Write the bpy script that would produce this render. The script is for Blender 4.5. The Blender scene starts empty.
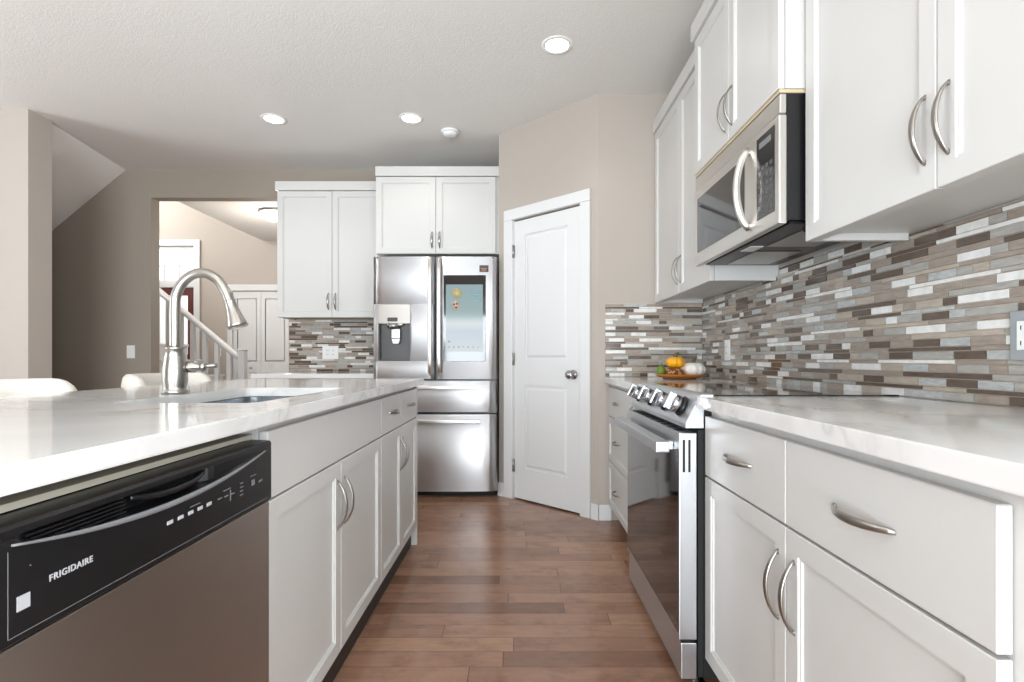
import bpy, bmesh, math, random
from mathutils import Vector, Matrix
PI = math.pi
C = bpy.context.scene.collection
SC = bpy.context.scene

# ------------------------------------------------------------------ camera, world, lights, exposure
F_PX, PPX, PPY = 520.0, 518.0, 359.0
CAM_H = 1.035
cd = bpy.data.cameras.new('camera'); cam = bpy.data.objects.new('camera', cd); C.objects.link(cam)
cam.location = (0, 0, CAM_H); cam.rotation_euler = (PI/2, 0, 0)
cd.sensor_width = 36; cd.lens = F_PX/1024*36
cd.shift_x = (512-PPX)/1024; cd.shift_y = (PPY-341)/1024
cd.clip_start = .02
SC.camera = cam

W = bpy.data.worlds.new('daylight'); SC.world = W; W.use_nodes = True
bg = W.node_tree.nodes['Background']
bg.inputs[0].default_value = (.86, .93, 1, 1); bg.inputs[1].default_value = 1.0

def area(name, loc, rot, sx, sy, power, col=(1, 1, 1), spread=PI):
    l = bpy.data.lights.new(name, 'AREA'); l.shape = 'RECTANGLE'; l.size = sx; l.size_y = sy
    l.energy = power; l.color = col; l.spread = spread
    o = bpy.data.objects.new(name, l); C.objects.link(o); o.location = loc; o.rotation_euler = rot
    return o
DAY = (.85, .937, 1)
area('daylight_patio_door', (-1.05, -2.95, 1.05), (PI/2-.6, 0, 0), 2.7, 2.0, 125, DAY)
area('rear_ceiling_fill', (-1.05, -4.3, .05), (PI-.35, 0, 0), 4.5, 2.4, 360, DAY)  # unseen upward lamp added outside the rear opening to brighten the ceiling
area('right_side_fill', (1.36, -1.4, 1.5), (PI/2, 0, PI/2), 1.9, 1.4, 84, DAY)  # added fill for the island fronts, set behind an invented wall opening
area('daylight_dining_window', (-5.9, .9, 1.4), (PI/2, 0, -PI/2), 2.6, 1.8, 30, DAY)
area('left_ceiling_fill', (-7.2, .9, .05), (PI-.35, 0, -PI/2), 4, 2.2, 165, DAY)  # second added uplight, beyond the dining opening, lifts the ceiling
area('daylight_foyer_window', (-5.6, 6.2, 3.4), (PI/2, 0, -PI/2), 1.8, 1.6, 40, (1, .97, .93))

SC.view_settings.view_transform = 'Standard'; SC.view_settings.look = 'None'
SC.view_settings.gamma = 1; SC.view_settings.use_curve_mapping = False
SC.view_settings.exposure = 1.06
cy = SC.cycles
cy.use_denoising = True; cy.max_bounces = 10; cy.diffuse_bounces = 6; cy.glossy_bounces = 5
cy.sample_clamp_indirect = 6; cy.caustics_reflective = False; cy.caustics_refractive = False

# ------------------------------------------------------------------ materials
def new_mat(name):
    m = bpy.data.materials.new(name); m.use_nodes = True
    return m, m.node_tree, m.node_tree.nodes['Principled BSDF']
def s2l(c):
    return tuple(((v/255+.055)/1.055)**2.4 if v > 10.3 else v/255/12.92 for v in c) + (1,)
def nd(nt, t, **kw):
    n = nt.nodes.new(t)
    for k, v in kw.items(): setattr(n, k, v)
    return n
def mth(nt, op, a, b=None, c=None):
    n = nt.nodes.new('ShaderNodeMath'); n.operation = op
    for i, v in enumerate((a, b, c)):
        if v is None: continue
        if isinstance(v, (int, float)): n.inputs[i].default_value = v
        else: nt.links.new(v, n.inputs[i])
    return n.outputs[0]
def mixc(nt, f, a, b, mode='MIX'):
    n = nt.nodes.new('ShaderNodeMix'); n.data_type = 'RGBA'; n.blend_type = mode
    for i, v in ((0, f), (6, a), (7, b)):
        if isinstance(v, (int, float)): n.inputs[i].default_value = v
        elif isinstance(v, tuple): n.inputs[i].default_value = v
        else: nt.links.new(v, n.inputs[i])
    return n.outputs[2]
def noise(nt, scale, detail=3, rough=.5, vec=None, dist=0):
    n = nd(nt, 'ShaderNodeTexNoise'); n.inputs['Scale'].default_value = scale
    n.inputs['Detail'].default_value = detail; n.inputs['Roughness'].default_value = rough
    n.inputs['Distortion'].default_value = dist
    if vec is not None: nt.links.new(vec, n.inputs['Vector'])
    return n.outputs['Fac']
def ramp(nt, f, stops):
    n = nd(nt, 'ShaderNodeValToRGB'); e = n.color_ramp.elements
    while len(e) < len(stops): e.new(.5)
    for i, (p, c) in enumerate(stops): e[i].position = p; e[i].color = c
    nt.links.new(f, n.inputs[0]); return n.outputs[0]
def objco(nt, scale=None):
    t = nd(nt, 'ShaderNodeTexCoord'); v = t.outputs['Object']
    if scale:
        mp = nd(nt, 'ShaderNodeMapping'); mp.inputs['Scale'].default_value = scale
        nt.links.new(v, mp.inputs['Vector']); v = mp.outputs[0]
    return v
def bump(nt, b, h, strength, dist=.01):
    n = nd(nt, 'ShaderNodeBump'); n.inputs['Strength'].default_value = strength; n.inputs['Distance'].default_value = dist
    nt.links.new(h, n.inputs['Height']); nt.links.new(n.outputs[0], b.inputs['Normal'])

def paint(name, rgb, rough, bs=0, bscale=60, vary=.0):
    m, nt, b = new_mat(name); b.inputs['Roughness'].default_value = rough
    v = objco(nt)
    n = noise(nt, 3.0, 2, vec=v)
    c = s2l(rgb); d = tuple(x*(1-vary) for x in c[:3]) + (1,)
    nt.links.new(mixc(nt, n, d, c), b.inputs['Base Color'])
    if bs: bump(nt, b, noise(nt, bscale, 3, .6, vec=v), bs, .004)
    return m
def metal(name, rgb, rough, stretch=None, amt=.0, aniso=0):
    m, nt, b = new_mat(name); b.inputs['Metallic'].default_value = 1
    b.inputs['Base Color'].default_value = s2l(rgb); b.inputs['Roughness'].default_value = rough
    if stretch:
        n = noise(nt, 1, 4, .6, vec=objco(nt, stretch))
        r = mth(nt, 'MULTIPLY_ADD', n, amt, rough-amt*.5); nt.links.new(r, b.inputs['Roughness'])
        
        if aniso: bump(nt, b, n, aniso, .0006)
    return m
def brushed(name, rgb, rough, an, vertical_blur=True):
    m = metal(name, rgb, rough); nt = m.node_tree; b = nt.nodes['Principled BSDF']
    b.inputs['Anisotropic'].default_value = an
    cb = nd(nt, 'ShaderNodeCombineXYZ'); cb.inputs[2 if vertical_blur else 0].default_value = 1
    nt.links.new(cb.outputs[0], b.inputs['Tangent'])
    n = noise(nt, 1, 3, .6, vec=objco(nt, (1.5, 1.5, 260)))
    nt.links.new(mth(nt, 'MULTIPLY_ADD', n, .08, rough-.04), b.inputs['Roughness'])
    return m
def plain(name, rgb, rough=.4, emit=0, metal_=0, coat=0):
    m, nt, b = new_mat(name); b.inputs['Roughness'].default_value = rough; b.inputs['Metallic'].default_value = metal_
    n = noise(nt, 40, 2, vec=objco(nt)); c = s2l(rgb)
    nt.links.new(mixc(nt, n, tuple(x*.94 for x in c[:3])+(1,), c), b.inputs['Base Color'])
    if coat: b.inputs['Coat Weight'].default_value = coat; b.inputs['Coat Roughness'].default_value = .05
    if emit:
        b.inputs['Emission Color'].default_value = c; b.inputs['Emission Strength'].default_value = emit
    return m

M = {}
M['cab'] = paint('white_cabinet_paint', (198, 197, 194), .32, .02, 25, .015)
M['cabbox'] = paint('cream_cabinet_box', (228, 224, 214), .45, 0, 25, .02)
M['trim'] = paint('white_trim_paint', (212, 212, 212), .35, 0, 20, .01)
M['wall'] = paint('taupe_wall_paint', (173, 164, 155), .7, .12, 260, .02)
M['ceil'] = paint('textured_ceiling_paint', (222, 220, 216), .85, .5, 110, .03)
M['steel'] = metal('brushed_steel', (216, 213, 208), .32, (1.5, 400, 400), .03)
M['steelv'] = brushed('brushed_steel_door', (222, 222, 224), .45, .97)
M['dwsteel'] = brushed('brushed_dark_steel', (184, 178, 172), .40, .85)
M['rsteel'] = metal('range_steel', (200, 202, 205), .40, (1.5, 300, 300), .06)
M['nickel'] = metal('satin_nickel', (166, 162, 156), .30)
M['chrome'] = metal('chrome', (178, 178, 180), .16)
M['black'] = plain('black_plastic', (15, 15, 17), .34)
M['blackmat'] = plain('black_matte', (12, 12, 12), .7)
M['greyplastic'] = plain('grey_plastic', (120, 121, 124), .35)
M['glass'] = plain('black_glass', (8, 8, 9), .06, 0, 0, .5)
M['white'] = plain('white_plastic', (232, 232, 230), .35)
M['greyplate'] = plain('grey_plate', (150, 155, 158), .35)
M['rawwood'] = plain('raw_plywood_edge', (192, 174, 142), .7)
M['lens'] = plain('lit_lens', (255, 248, 236), .4, 6)
M['dome'] = plain('lit_dome', (255, 248, 236), .4, 1.0)
M['mark'] = plain('white_print', (176, 177, 180), .5)
M['markgrey'] = plain('grey_print', (112, 113, 116), .5)
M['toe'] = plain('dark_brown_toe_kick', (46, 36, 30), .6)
M['reddoor'] = paint('red_brown_door_paint', (96, 44, 38), .4, 0, 20, .05)
M['fabric'] = paint('cream_upholstery', (222, 216, 208), .9, .4, 500, .04)
M['tread'] = plain('wood_tread', (120, 84, 60), .4)
M['sink'] = metal('sink_steel', (190, 195, 200), .22, (200, 2, 200), .1)

def quartz():
    m, nt, b = new_mat('white_veined_quartz'); b.inputs['Roughness'].default_value = .1
    v = objco(nt)
    w = noise(nt, 1.3, 5, .55, vec=v, dist=1.2)
    d = mth(nt, 'ABSOLUTE', mth(nt, 'SUBTRACT', w, .5))
    vein = ramp(nt, d, [(0, (1, 1, 1, 1)), (.018, (.35, .35, .35, 1)), (.06, (0, 0, 0, 1))])
    k = ramp(nt, noise(nt, 1.1, 2, vec=v), [(.42, (0, 0, 0, 1)), (.62, (1, 1, 1, 1))])
    f = mth(nt, 'MULTIPLY', vein, k)
    cl = ramp(nt, noise(nt, 2.2, 4, .6, vec=v, dist=.6), [(.3, s2l((209, 208, 206))), (.7, s2l((221, 220, 218)))])
    nt.links.new(mixc(nt, mth(nt, 'MULTIPLY', f, .55), cl, s2l((156, 152, 148))), b.inputs['Base Color'])
    return m
M['quartz'] = quartz()

def floor_mat():
    m, nt, b = new_mat('brown_hardwood_planks')
    sp = nd(nt, 'ShaderNodeSeparateXYZ'); nt.links.new(objco(nt), sp.inputs[0])
    x, y = sp.outputs[0], sp.outputs[1]
    WD, L = .092, .95
    r = mth(nt, 'DIVIDE', y, WD); row = mth(nt, 'FLOOR', r); fy = mth(nt, 'FRACT', r)
    wn = nd(nt, 'ShaderNodeTexWhiteNoise', noise_dimensions='1D'); nt.links.new(row, wn.inputs['W'])
    xs = mth(nt, 'ADD', mth(nt, 'DIVIDE', x, L), mth(nt, 'MULTIPLY', wn.outputs['Value'], 7.3))
    col = mth(nt, 'FLOOR', xs); fx = mth(nt, 'FRACT', xs)
    cb = nd(nt, 'ShaderNodeCombineXYZ'); nt.links.new(row, cb.inputs[0]); nt.links.new(col, cb.inputs[1])
    w2 = nd(nt, 'ShaderNodeTexWhiteNoise', noise_dimensions='2D'); nt.links.new(cb.outputs[0], w2.inputs['Vector'])
    base = ramp(nt, w2.outputs['Value'], [(0, s2l((120, 87, 70))), (.2, s2l((144, 108, 88))), (.7, s2l((154, 117, 96))), (1, s2l((168, 130, 105)))])
    # grain, shifted per plank
    mp = nd(nt, 'ShaderNodeMapping'); mp.inputs['Scale'].default_value = (2.6, 13, 1)
    add = nd(nt, 'ShaderNodeVectorMath', operation='ADD')
    nt.links.new(objco(nt), add.inputs[0]); nt.links.new(w2.outputs['Color'], add.inputs[1]); nt.links.new(add.outputs[0], mp.inputs[0])
    g = noise(nt, 1.6, 6, .62, vec=mp.outputs[0], dist=.8)
    gr = ramp(nt, g, [(.3, (.80, .79, .78, 1)), (.6, (1.05, 1.05, 1.05, 1))])
    c = mixc(nt, 1.0, base, gr, 'MULTIPLY')
    bl = ramp(nt, noise(nt, 9, 5, .65, vec=add.outputs[0]), [(.32, (.68, .66, .65, 1)), (.5, (1, 1, 1, 1))])
    c = mixc(nt, .8, c, bl, 'MULTIPLY')
    ey = mth(nt, 'LESS_THAN', mth(nt, 'MINIMUM', fy, mth(nt, 'SUBTRACT', 1.0, fy)), .011)
    ex = mth(nt, 'LESS_THAN', fx, .0032)
    e = mth(nt, 'MAXIMUM', ey, ex)
    c = mixc(nt, mth(nt, 'MULTIPLY', e, .75), c, s2l((44, 28, 20)))
    nt.links.new(c, b.inputs['Base Color'])
    nt.links.new(mth(nt, 'MULTIPLY_ADD', g, .14, .12), b.inputs['Roughness'])
    bump(nt, b, mth(nt, 'MULTIPLY_ADD', e, -1.0, mth(nt, 'MULTIPLY', g, .25)), .25, .002)
    return m
M['floor'] = floor_mat()

def tile_mat(name, a, b_, rough, scale=(60, 60, 60), mt=0):
    m, nt, b = new_mat(name); b.inputs['Roughness'].default_value = rough; b.inputs['Metallic'].default_value = mt
    n = noise(nt, 1, 4, .6, vec=objco(nt, scale))
    nt.links.new(ramp(nt, n, [(.3, s2l(a)), (.7, s2l(b_))]), b.inputs['Base Color'])
    return m
TILES = [tile_mat('dark_brown_glass_tile', (82, 70, 62), (104, 90, 80), .15, (30, 30, 200)),
         tile_mat('taupe_stone_tile', (134, 122, 112), (160, 148, 138), .3, (25, 25, 120)),
         tile_mat('grey_stone_tile', (146, 143, 138), (172, 169, 164), .3, (25, 25, 120)),
         tile_mat('white_marble_tile', (206, 205, 202), (230, 229, 227), .22, (30, 30, 30)),
         tile_mat('silver_glass_tile', (152, 154, 154), (186, 188, 187), .15, (40, 40, 160)),
         tile_mat('beige_stone_tile', (156, 145, 132), (180, 168, 155), .3, (25, 25, 120)),
         tile_mat('grout', (188, 174, 156), (198, 184, 168), .8)]

# ------------------------------------------------------------------ mesh helpers
def B(): return bmesh.new()
def box(bm, x0, x1, y0, y1, z0, z1, bev=0, seg=1, mi=0):
    vs = [bm.verts.new(p) for p in ((x0,y0,z0),(x1,y0,z0),(x1,y1,z0),(x0,y1,z0),(x0,y0,z1),(x1,y0,z1),(x1,y1,z1),(x0,y1,z1))]
    fs = [bm.faces.new([vs[i] for i in q]) for q in ((3,2,1,0),(4,5,6,7),(0,1,5,4),(1,2,6,5),(2,3,7,6),(3,0,4,7))]
    for f in fs: f.material_index = mi
    if bev:
        es = list({e for f in fs for e in f.edges})
        r = bmesh.ops.bevel(bm, geom=es, offset=bev, segments=seg, affect='EDGES', profile=.6)
        for f in r['faces']: f.material_index = mi
    return bm
def prism(bm, pts, z0, z1, axis='z', bev=0, seg=2):
    """polygon pts extruded along an axis; axis z: (x,y), axis x: (y,z), axis y: (x,z)"""
    def P(p, t):
        return {'z': (p[0], p[1], t), 'x': (t, p[0], p[1]), 'y': (p[0], t, p[1])}[axis]
    a = [bm.verts.new(P(p, z0)) for p in pts]; b = [bm.verts.new(P(p, z1)) for p in pts]
    n = len(pts); fs = [bm.faces.new(a[::-1]), bm.faces.new(b)]
    for i in range(n):
        fs.append(bm.faces.new((a[i], a[(i+1) % n], b[(i+1) % n], b[i])))
    bmesh.ops.recalc_face_normals(bm, faces=fs)
    if bev:
        bmesh.ops.bevel(bm, geom=list({e for f in fs for e in f.edges}), offset=bev, segments=seg, affect='EDGES')
    return bm
def sweep(bm, pts, prof, up=None, closed=False, caps=True):
    """sweep: prof(i, t) -> list of (a, b) cross-section points in the frame (side, up) at pts[i]"""
    pts = [Vector(p) for p in pts]; n = len(pts); rings = []
    t0 = (pts[1]-pts[0]).normalized()
    ref = Vector(up) if up else (Vector((0, 0, 1)) if abs(t0.z) < .9 else Vector((1, 0, 0)))
    for i in range(n):
        t = (pts[min(i+1, n-1)]-pts[max(i-1, 0)]).normalized()
        s = t.cross(ref).normalized(); u = s.cross(t).normalized()
        if not up: ref = u
        rings.append([bm.verts.new(pts[i]+s*a+u*b) for a, b in prof(i, i/(n-1))])
    k = len(rings[0])
    for i in range(n-1):
        for j in range(k):
            f = bm.faces.new((rings[i][j], rings[i][(j+1) % k], rings[i+1][(j+1) % k], rings[i+1][j])); f.smooth = True
    if caps: bm.faces.new(rings[0][::-1]); bm.faces.new(rings[-1])
    return bm
def circ(r, k=12, ry=None):
    ry = r if ry is None else ry
    return [(r*math.cos(2*PI*j/k), ry*math.sin(2*PI*j/k)) for j in range(k)]
def tube(bm, pts, r, k=12):
    return sweep(bm, pts, lambda i, t: circ(r(t) if callable(r) else r, k))
def lathe(bm, prof, k=24, mat=None):
    """profile (r, z) about z; mat: 4x4 placed"""
    mat = mat or Matrix()
    rings = []
    for r, z in prof:
        if r < 1e-6: rings.append([bm.verts.new(mat @ Vector((0, 0, z)))])
        else: rings.append([bm.verts.new(mat @ Vector((r*math.cos(2*PI*j/k), r*math.sin(2*PI*j/k), z))) for j in range(k)])
    for a, b in zip(rings, rings[1:]):
        for j in range(k):
            q = [a[j % len(a)], a[(j+1) % k % len(a)], b[(j+1) % k % len(b)], b[j % len(b)]]
            q = [v for i, v in enumerate(q) if v not in q[:i]]
            if len(q) > 2:
                f = bm.faces.new(q); f.smooth = True
    return bm
def bez(pts, n=16):
    """Catmull-Rom through pts"""
    P = [Vector(p) for p in pts]; P = [2*P[0]-P[1]]+P+[2*P[-1]-P[-2]]; out = []
    for i in range(1, len(P)-2):
        for k in range(n):
            t = k/n; a, b, c, d = P[i-1:i+3]
            out.append(.5*((2*b)+(c-a)*t+(2*a-5*b+4*c-d)*t*t+(3*b-a-3*c+d)*t**3))
    return out+[P[-2]]
def dirmat(loc, d):
    d = Vector(d).normalized()
    return Matrix.Translation(Vector(loc)) @ d.to_track_quat('Z', 'Y').to_matrix().to_4x4()

def obj(name, bm, mat, parent=None, recalc=True):
    if recalc: bmesh.ops.recalc_face_normals(bm, faces=bm.faces)
    me = bpy.data.meshes.new(name); bm.to_mesh(me); bm.free()
    for m in (mat if isinstance(mat, (list, tuple)) else [mat]): me.materials.append(m)
    o = bpy.data.objects.new(name, me); C.objects.link(o)
    if parent: o.parent = parent
    return o
def tag(o, label, cat, group=None, kind=None):
    if label: o['label'] = label
    if cat: o['category'] = cat
    if group: o['group'] = group
    if kind: o['kind'] = kind
    return o
def thing(name, label, cat, loc=(0, 0, 0), rz=0, group=None):
    o = bpy.data.objects.new(name, None); C.objects.link(o); o.empty_display_size = .05
    o.location = loc; o.rotation_euler = (0, 0, rz)
    return tag(o, label, cat, group)
def struct(name, bm, mat, label, cat):
    return tag(obj(name, bm, mat), label, cat, None, 'structure')
def text_mesh(name, s, size, mat, parent, loc, rot=(PI/2, 0, 0), ext=.0003, width=None):
    cu = bpy.data.curves.new(name, 'FONT'); cu.body = s; cu.size = size; cu.extrude = ext; cu.offset = size*.02; cu.space_character = 1.12
    t = bpy.data.objects.new(name+'_curve', cu); C.objects.link(t)
    dg = bpy.context.evaluated_depsgraph_get(); dg.update()
    me = bpy.data.meshes.new_from_object(t.evaluated_get(dg)); bpy.data.objects.remove(t)
    if width:
        xs = [v.co.x for v in me.vertices]; k = width/(max(xs)-min(xs)); x0 = min(xs)
        for v in me.vertices: v.co.x = (v.co.x-x0)*k
    me.materials.clear(); me.materials.append(mat)
    o = bpy.data.objects.new(name, me); C.objects.link(o); o.parent = parent; o.location = loc; o.rotation_euler = rot
    return o

# ------------------------------------------------------------------ the room shell
CE = 2.74; WR = 1.19; YB = 4.69; YP = 3.34
b = B(); box(b, -6, 1.31, -2.7, 7.6, -.1, 0); struct('floor', b, M['floor'], 'brown hardwood plank floor between island and range', 'floor')
b = B(); box(b, -6, 1.31, -2.7, YB+.055, CE, CE+.12); box(b, -3.68, -1.2, YB+.055, 7.6, CE, CE+.12)
struct('ceiling', b, M['ceil'], 'pale grey textured ceiling with recessed lights', 'ceiling')
b = B(); box(b, -6, -3.4, YB, 7.6, 5.2, 5.3); struct('ceiling_foyer', b, M['ceil'], 'high ceiling above the front foyer', 'ceiling')
b = B(); box(b, WR, WR+.12, -.45, YB+.11, 0, CE); box(b, WR, WR+.12, -2.7, -2.35, 0, CE); box(b, WR, WR+.12, -2.35, -.45, 0, .85); box(b, WR, WR+.12, -2.35, -.45, 2.25, CE); struct('wall_right', b, M['wall'], 'taupe wall behind the range and cabinets', 'wall')  # opening behind the camera made up to admit the side fill
# pantry: frontal wall, diagonal wall with a doorway, return wall beside the refrigerator
DA, DB = Vector((-.145, 3.96)), Vector((.519, YP)); DL = (DB-DA).length; DD = (DB-DA)/DL; DN = Vector((DD.y, -DD.x))
if DN.y > 0: DN = -DN
def dp(t, off=0):
    p = DA+DD*t-DN*off; return (p.x, p.y)
DO0, DO1, DTOP = .155, .765, 2.06       # doorway along the diagonal
b = B()
prism(b, [(.519, YP), (WR, YP), (WR, YP+.1), dp(DL, .1)], 0, CE)
prism(b, [dp(DO1), dp(DL), dp(DL, .1), dp(DO1, .1)], 0, CE)
prism(b, [dp(0), dp(DO0), dp(DO0, .1), dp(.0, .1)], 0, CE)
prism(b, [dp(DO0), dp(DO1), dp(DO1, .1), dp(DO0, .1)], DTOP, CE)
prism(b, [dp(0), dp(0, .1), (-.06, YB), (-.145, YB)], 0, CE)
struct('wall_pantry', b, M['wall'], 'taupe corner pantry wall with angled door face', 'wall')
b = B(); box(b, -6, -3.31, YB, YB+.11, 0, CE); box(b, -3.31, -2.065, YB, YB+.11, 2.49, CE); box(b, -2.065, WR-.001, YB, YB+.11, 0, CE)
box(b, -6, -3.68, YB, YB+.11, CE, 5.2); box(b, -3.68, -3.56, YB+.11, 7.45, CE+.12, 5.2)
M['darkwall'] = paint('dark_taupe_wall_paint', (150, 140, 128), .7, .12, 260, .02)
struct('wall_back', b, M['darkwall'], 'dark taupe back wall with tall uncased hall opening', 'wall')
b = B(); box(b, -5.7, -3.34, 3.546, 3.727, 0, CE); struct('wall_left', b, M['wall'], 'light wall end at the far left of the room', 'wall')
b = B(); prism(b, [(-3.372, CE+.001), (-5.7, CE+.001), (-5.7, .80), (-5.0, 1.40)], 3.728, YB-.001, 'y')
for v in b.verts:
    if v.co.z > CE and v.co.x > -4: v.co.x = -3.372-(v.co.y-3.763)*(.163/.927)
    if abs(v.co.z-1.40) < 1e-4:
        k = -3.372-(v.co.y-3.763)*(.163/.927); v.co.z = CE-(k+5.0)*.823
    if abs(v.co.z-.80) < 1e-4:
        k = -3.372-(v.co.y-3.763)*(.163/.927); v.co.z = CE-(k+5.7)*.823
struct('ceiling_slope', b, paint('white_slope_paint', (238, 236, 232), .85, .3, 110, .02), 'sloped white underside of stairs beside the dark wall', 'ceiling')
# outer walls with daylight openings
b = B(); box(b, -5.8, -5.7, -2.7, -.4, 0, CE); box(b, -5.8, -5.7, 2.2, YB, 0, CE); box(b, -5.8, -5.7, -.4, 2.2, 0, .55); box(b, -5.8, -5.7, -.4, 2.2, 2.35, CE)
box(b, -5.8, -5.7, YB, 5.2, 0, 5.2); box(b, -5.8, -5.7, 5.2, 7.2, 0, 2.5); box(b, -5.8, -5.7, 5.2, 7.2, 4.3, 5.2); box(b, -5.8, -5.7, 7.2, 7.45, 0, 5.2)
struct('wall_dining', b, M['wall'], 'dining side outer wall with window openings', 'wall')
b = B(); box(b, -6, -2.4, -2.8, -2.7, 0, CE); box(b, .3, WR, -2.8, -2.7, 0, CE); box(b, -2.4, .3, -2.8, -2.7, 2.3, CE)
wn2 = thing('window_2', 'white framed patio door in the rear wall', 'window', (-2.4, -2.75, 0)); wn2['kind'] = 'structure'
fb = B(); box(fb, 0, 2.7, -.03, .03, 0, .08); box(fb, 0, 2.7, -.03, .03, 2.22, 2.3)
for xx in (0, .86, 1.76, 2.62): box(fb, xx, xx+.08, -.03, .03, .08, 2.22)
obj('window_frame', fb, M['trim'], wn2)
struct('wall_rear', b, M['wall'], 'rear wall with patio door opening', 'wall')
b = B(); box(b, -5.8, -5.55, 7.45, 7.57, 0, 5.3); box(b, -4.64, -1.2, 7.45, 7.57, 0, 5.3); box(b, -5.55, -4.64, 7.45, 7.57, 2.66, 5.3)
struct('wall_foyer', b, M['wall'], 'beige foyer wall holding front door and closet', 'wall')
b = B(); box(b, -1.3, -1.2, YB+.11, 7.45, 0, CE); struct('wall_hall', b, M['wall'], 'hall side wall beyond the opening', 'wall')

# baseboards
b = B()
box(b, .519, .60, YP-.014, YP-.001, 0, .1, .003)
prism(b, [dp(.855, -.014), dp(DL+.004, -.014), dp(DL, -.001), dp(.855, -.001)], 0, .1)
struct('baseboard_pantry', b, M['trim'], 'white baseboard at the pantry corner by the drawers', 'baseboard')
b = B(); prism(b, [dp(-.0, -.014), dp(.062, -.014), dp(.062, -.001), dp(0, -.001)], 0, .1)
struct('baseboard_corner', b, M['trim'], 'short white baseboard between refrigerator and pantry door', 'baseboard')
b = B(); box(b, -5.7, -3.312, YB-.014, YB-.001, 0, .1, .003); struct('baseboard_back', b, M['trim'], 'white baseboard along the dark back wall', 'baseboard')

# pantry door: slab with two moulded panels, casing, hinges, knob (local x along the diagonal, front -y)
ang = math.atan2(DD.y, DD.x)
def panel_slab(bm, x0, x1, z0, z1, y0, th, panels, mould=.022, depth=.009):
    """front at y0 facing -y, raised panels cut into it"""
    xs = sorted({x0, x1} | {p for q in panels for p in q[:2]}); zs = sorted({z0, z1} | {p for q in panels for p in q[2:]})
    grid = {(i, j): bm.verts.new((x, y0, z)) for i, x in enumerate(xs) for j, z in enumerate(zs)}
    for i in range(len(xs)-1):
        for j in range(len(zs)-1):
            f = bm.faces.new((grid[i, j], grid[i+1, j], grid[i+1, j+1], grid[i, j+1]))
            cx, cz = (xs[i]+xs[i+1])/2, (zs[j]+zs[j+1])/2
            if any(p[0] < cx < p[1] and p[2] < cz < p[3] for p in panels):
                def ring(f, ins, dy):
                    r = bmesh.ops.inset_individual(bm, faces=[f], thickness=ins, depth=0)
                    for v in f.verts: v.co.y += dy
                ring(f, mould*.5, depth); ring(f, mould, 0); ring(f, mould, -depth*.75)
    n0, n1 = len(xs)-1, len(zs)-1
    bk = [bm.verts.new((x, y0+th, z)) for x, z in ((x0, z0), (x1, z0), (x1, z1), (x0, z1))]
    bm.faces.new(bk[::-1])
    bm.faces.new([grid[i, 0] for i in range(n0, -1, -1)]+[bk[0], bk[1]])
    bm.faces.new([grid[i, n1] for i in range(n0+1)]+[bk[2], bk[3]])
    bm.faces.new([grid[0, j] for j in range(n1+1)]+[bk[3], bk[0]])
    bm.faces.new([grid[n0, j] for j in range(n1, -1, -1)]+[bk[1], bk[2]])
    return bm
door1 = thing('door_1', 'white two-panel pantry door set at an angle', 'door', (DA.x, DA.y, 0), ang); door1['kind'] = 'structure'
b = B(); dx0, dx1 = DO0+.004, DO1-.004
panel_slab(b, dx0, dx1, .012, 2.05, .004, .036, [(dx0+.105, dx1-.105, .235, .845), (dx0+.105, dx1-.105, 1.03, 1.94)])
obj('door_slab', b, M['trim'], door1)
b = B()
def casing_piece(bm, x0, x1, z0, z1):
    box(bm, x0, x1, -.018, -.001, z0, z1, .003)
casing_piece(b, .066, DO0-.004, 0, DTOP+.003); casing_piece(b, DO1+.004, .848, 0, DTOP+.003); casing_piece(b, .066, .848, DTOP+.004, 2.143)
box(b, DO0-.003, DO0+.002, -.004, .09, 0, DTOP-.003); box(b, DO1-.002, DO1+.003, -.004, .09, 0, DTOP-.003); 
obj('door_casing', b, M['trim'], door1)
for z in (.25, 1.035, 1.83):
    b = B(); box(b, DO0-.006, DO0+.009, -.004, .003, z-.045, z+.045); tube(b, [(DO0+.002, -.0085, z-.047), (DO0+.002, -.0085, z+.047)], .006, 8)
    obj('hinge', b, M['nickel'], door1)
b = B(); lathe(b, [(0, 0), (.032, 0), (.032, .005), (.014, .009), (.011, .03), (.02, .036), (.029, .048), (.029, .058), (.022, .066), (0, .069)], 24, dirmat((.705, .004, .93), (0, -1, 0)))
obj('door_knob', b, M['chrome'], door1)

# front door, transom, closet
fd = thing('door_2', 'red-brown front door with glass light beyond the stairs', 'door', (-5.55, 7.45, 0)); fd['kind'] = 'structure'
b = B()
box(b, .0, .10, .03, .07, .01, 2.06); box(b, .80, .91, .03, .07, .01, 2.06); box(b, .1, .8, .03, .07, .01, 1.10); box(b, .1, .8, .03, .07, 1.95, 2.06)
box(b, .16, .42, .022, .03, .2, .95, .006); box(b, .48, .74, .022, .03, .2, .95, .006)
obj('door_slab', b, M['reddoor'], fd)
M['skyglass'] = plain('bright_frosted_pane', (235, 240, 245), .1, .32)
b = B(); box(b, .1, .8, .045, .055, 1.10, 1.95); obj('door_pane', b, M['skyglass'], fd)
b = B(); box(b, -.085, -.002, -.02, -.001, 0, 2.74, .003); box(b, .912, 1.0, -.02, -.001, 0, 2.74, .003); box(b, -.002, .912, -.02, -.001, 2.655, 2.74, .003)
box(b, 0, .91, 0, .1, 2.066, 2.13, .003)
obj('door_casing', b, M['trim'], fd)
wn1 = thing('window_1', 'white transom window with grid above front door', 'window', (-5.55, 7.45, 2.13)); wn1['kind'] = 'structure'
b = B(); box(b, 0, .91, .03, .07, 0, .035); box(b, 0, .91, .03, .07, .49, .525); box(b, 0, .035, .03, .07, .035, .49); box(b, .875, .91, .03, .07, .035, .49)
for x in (.24, .455, .67): box(b, x-.006, x+.006, .036, .05, .035, .49)
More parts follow.
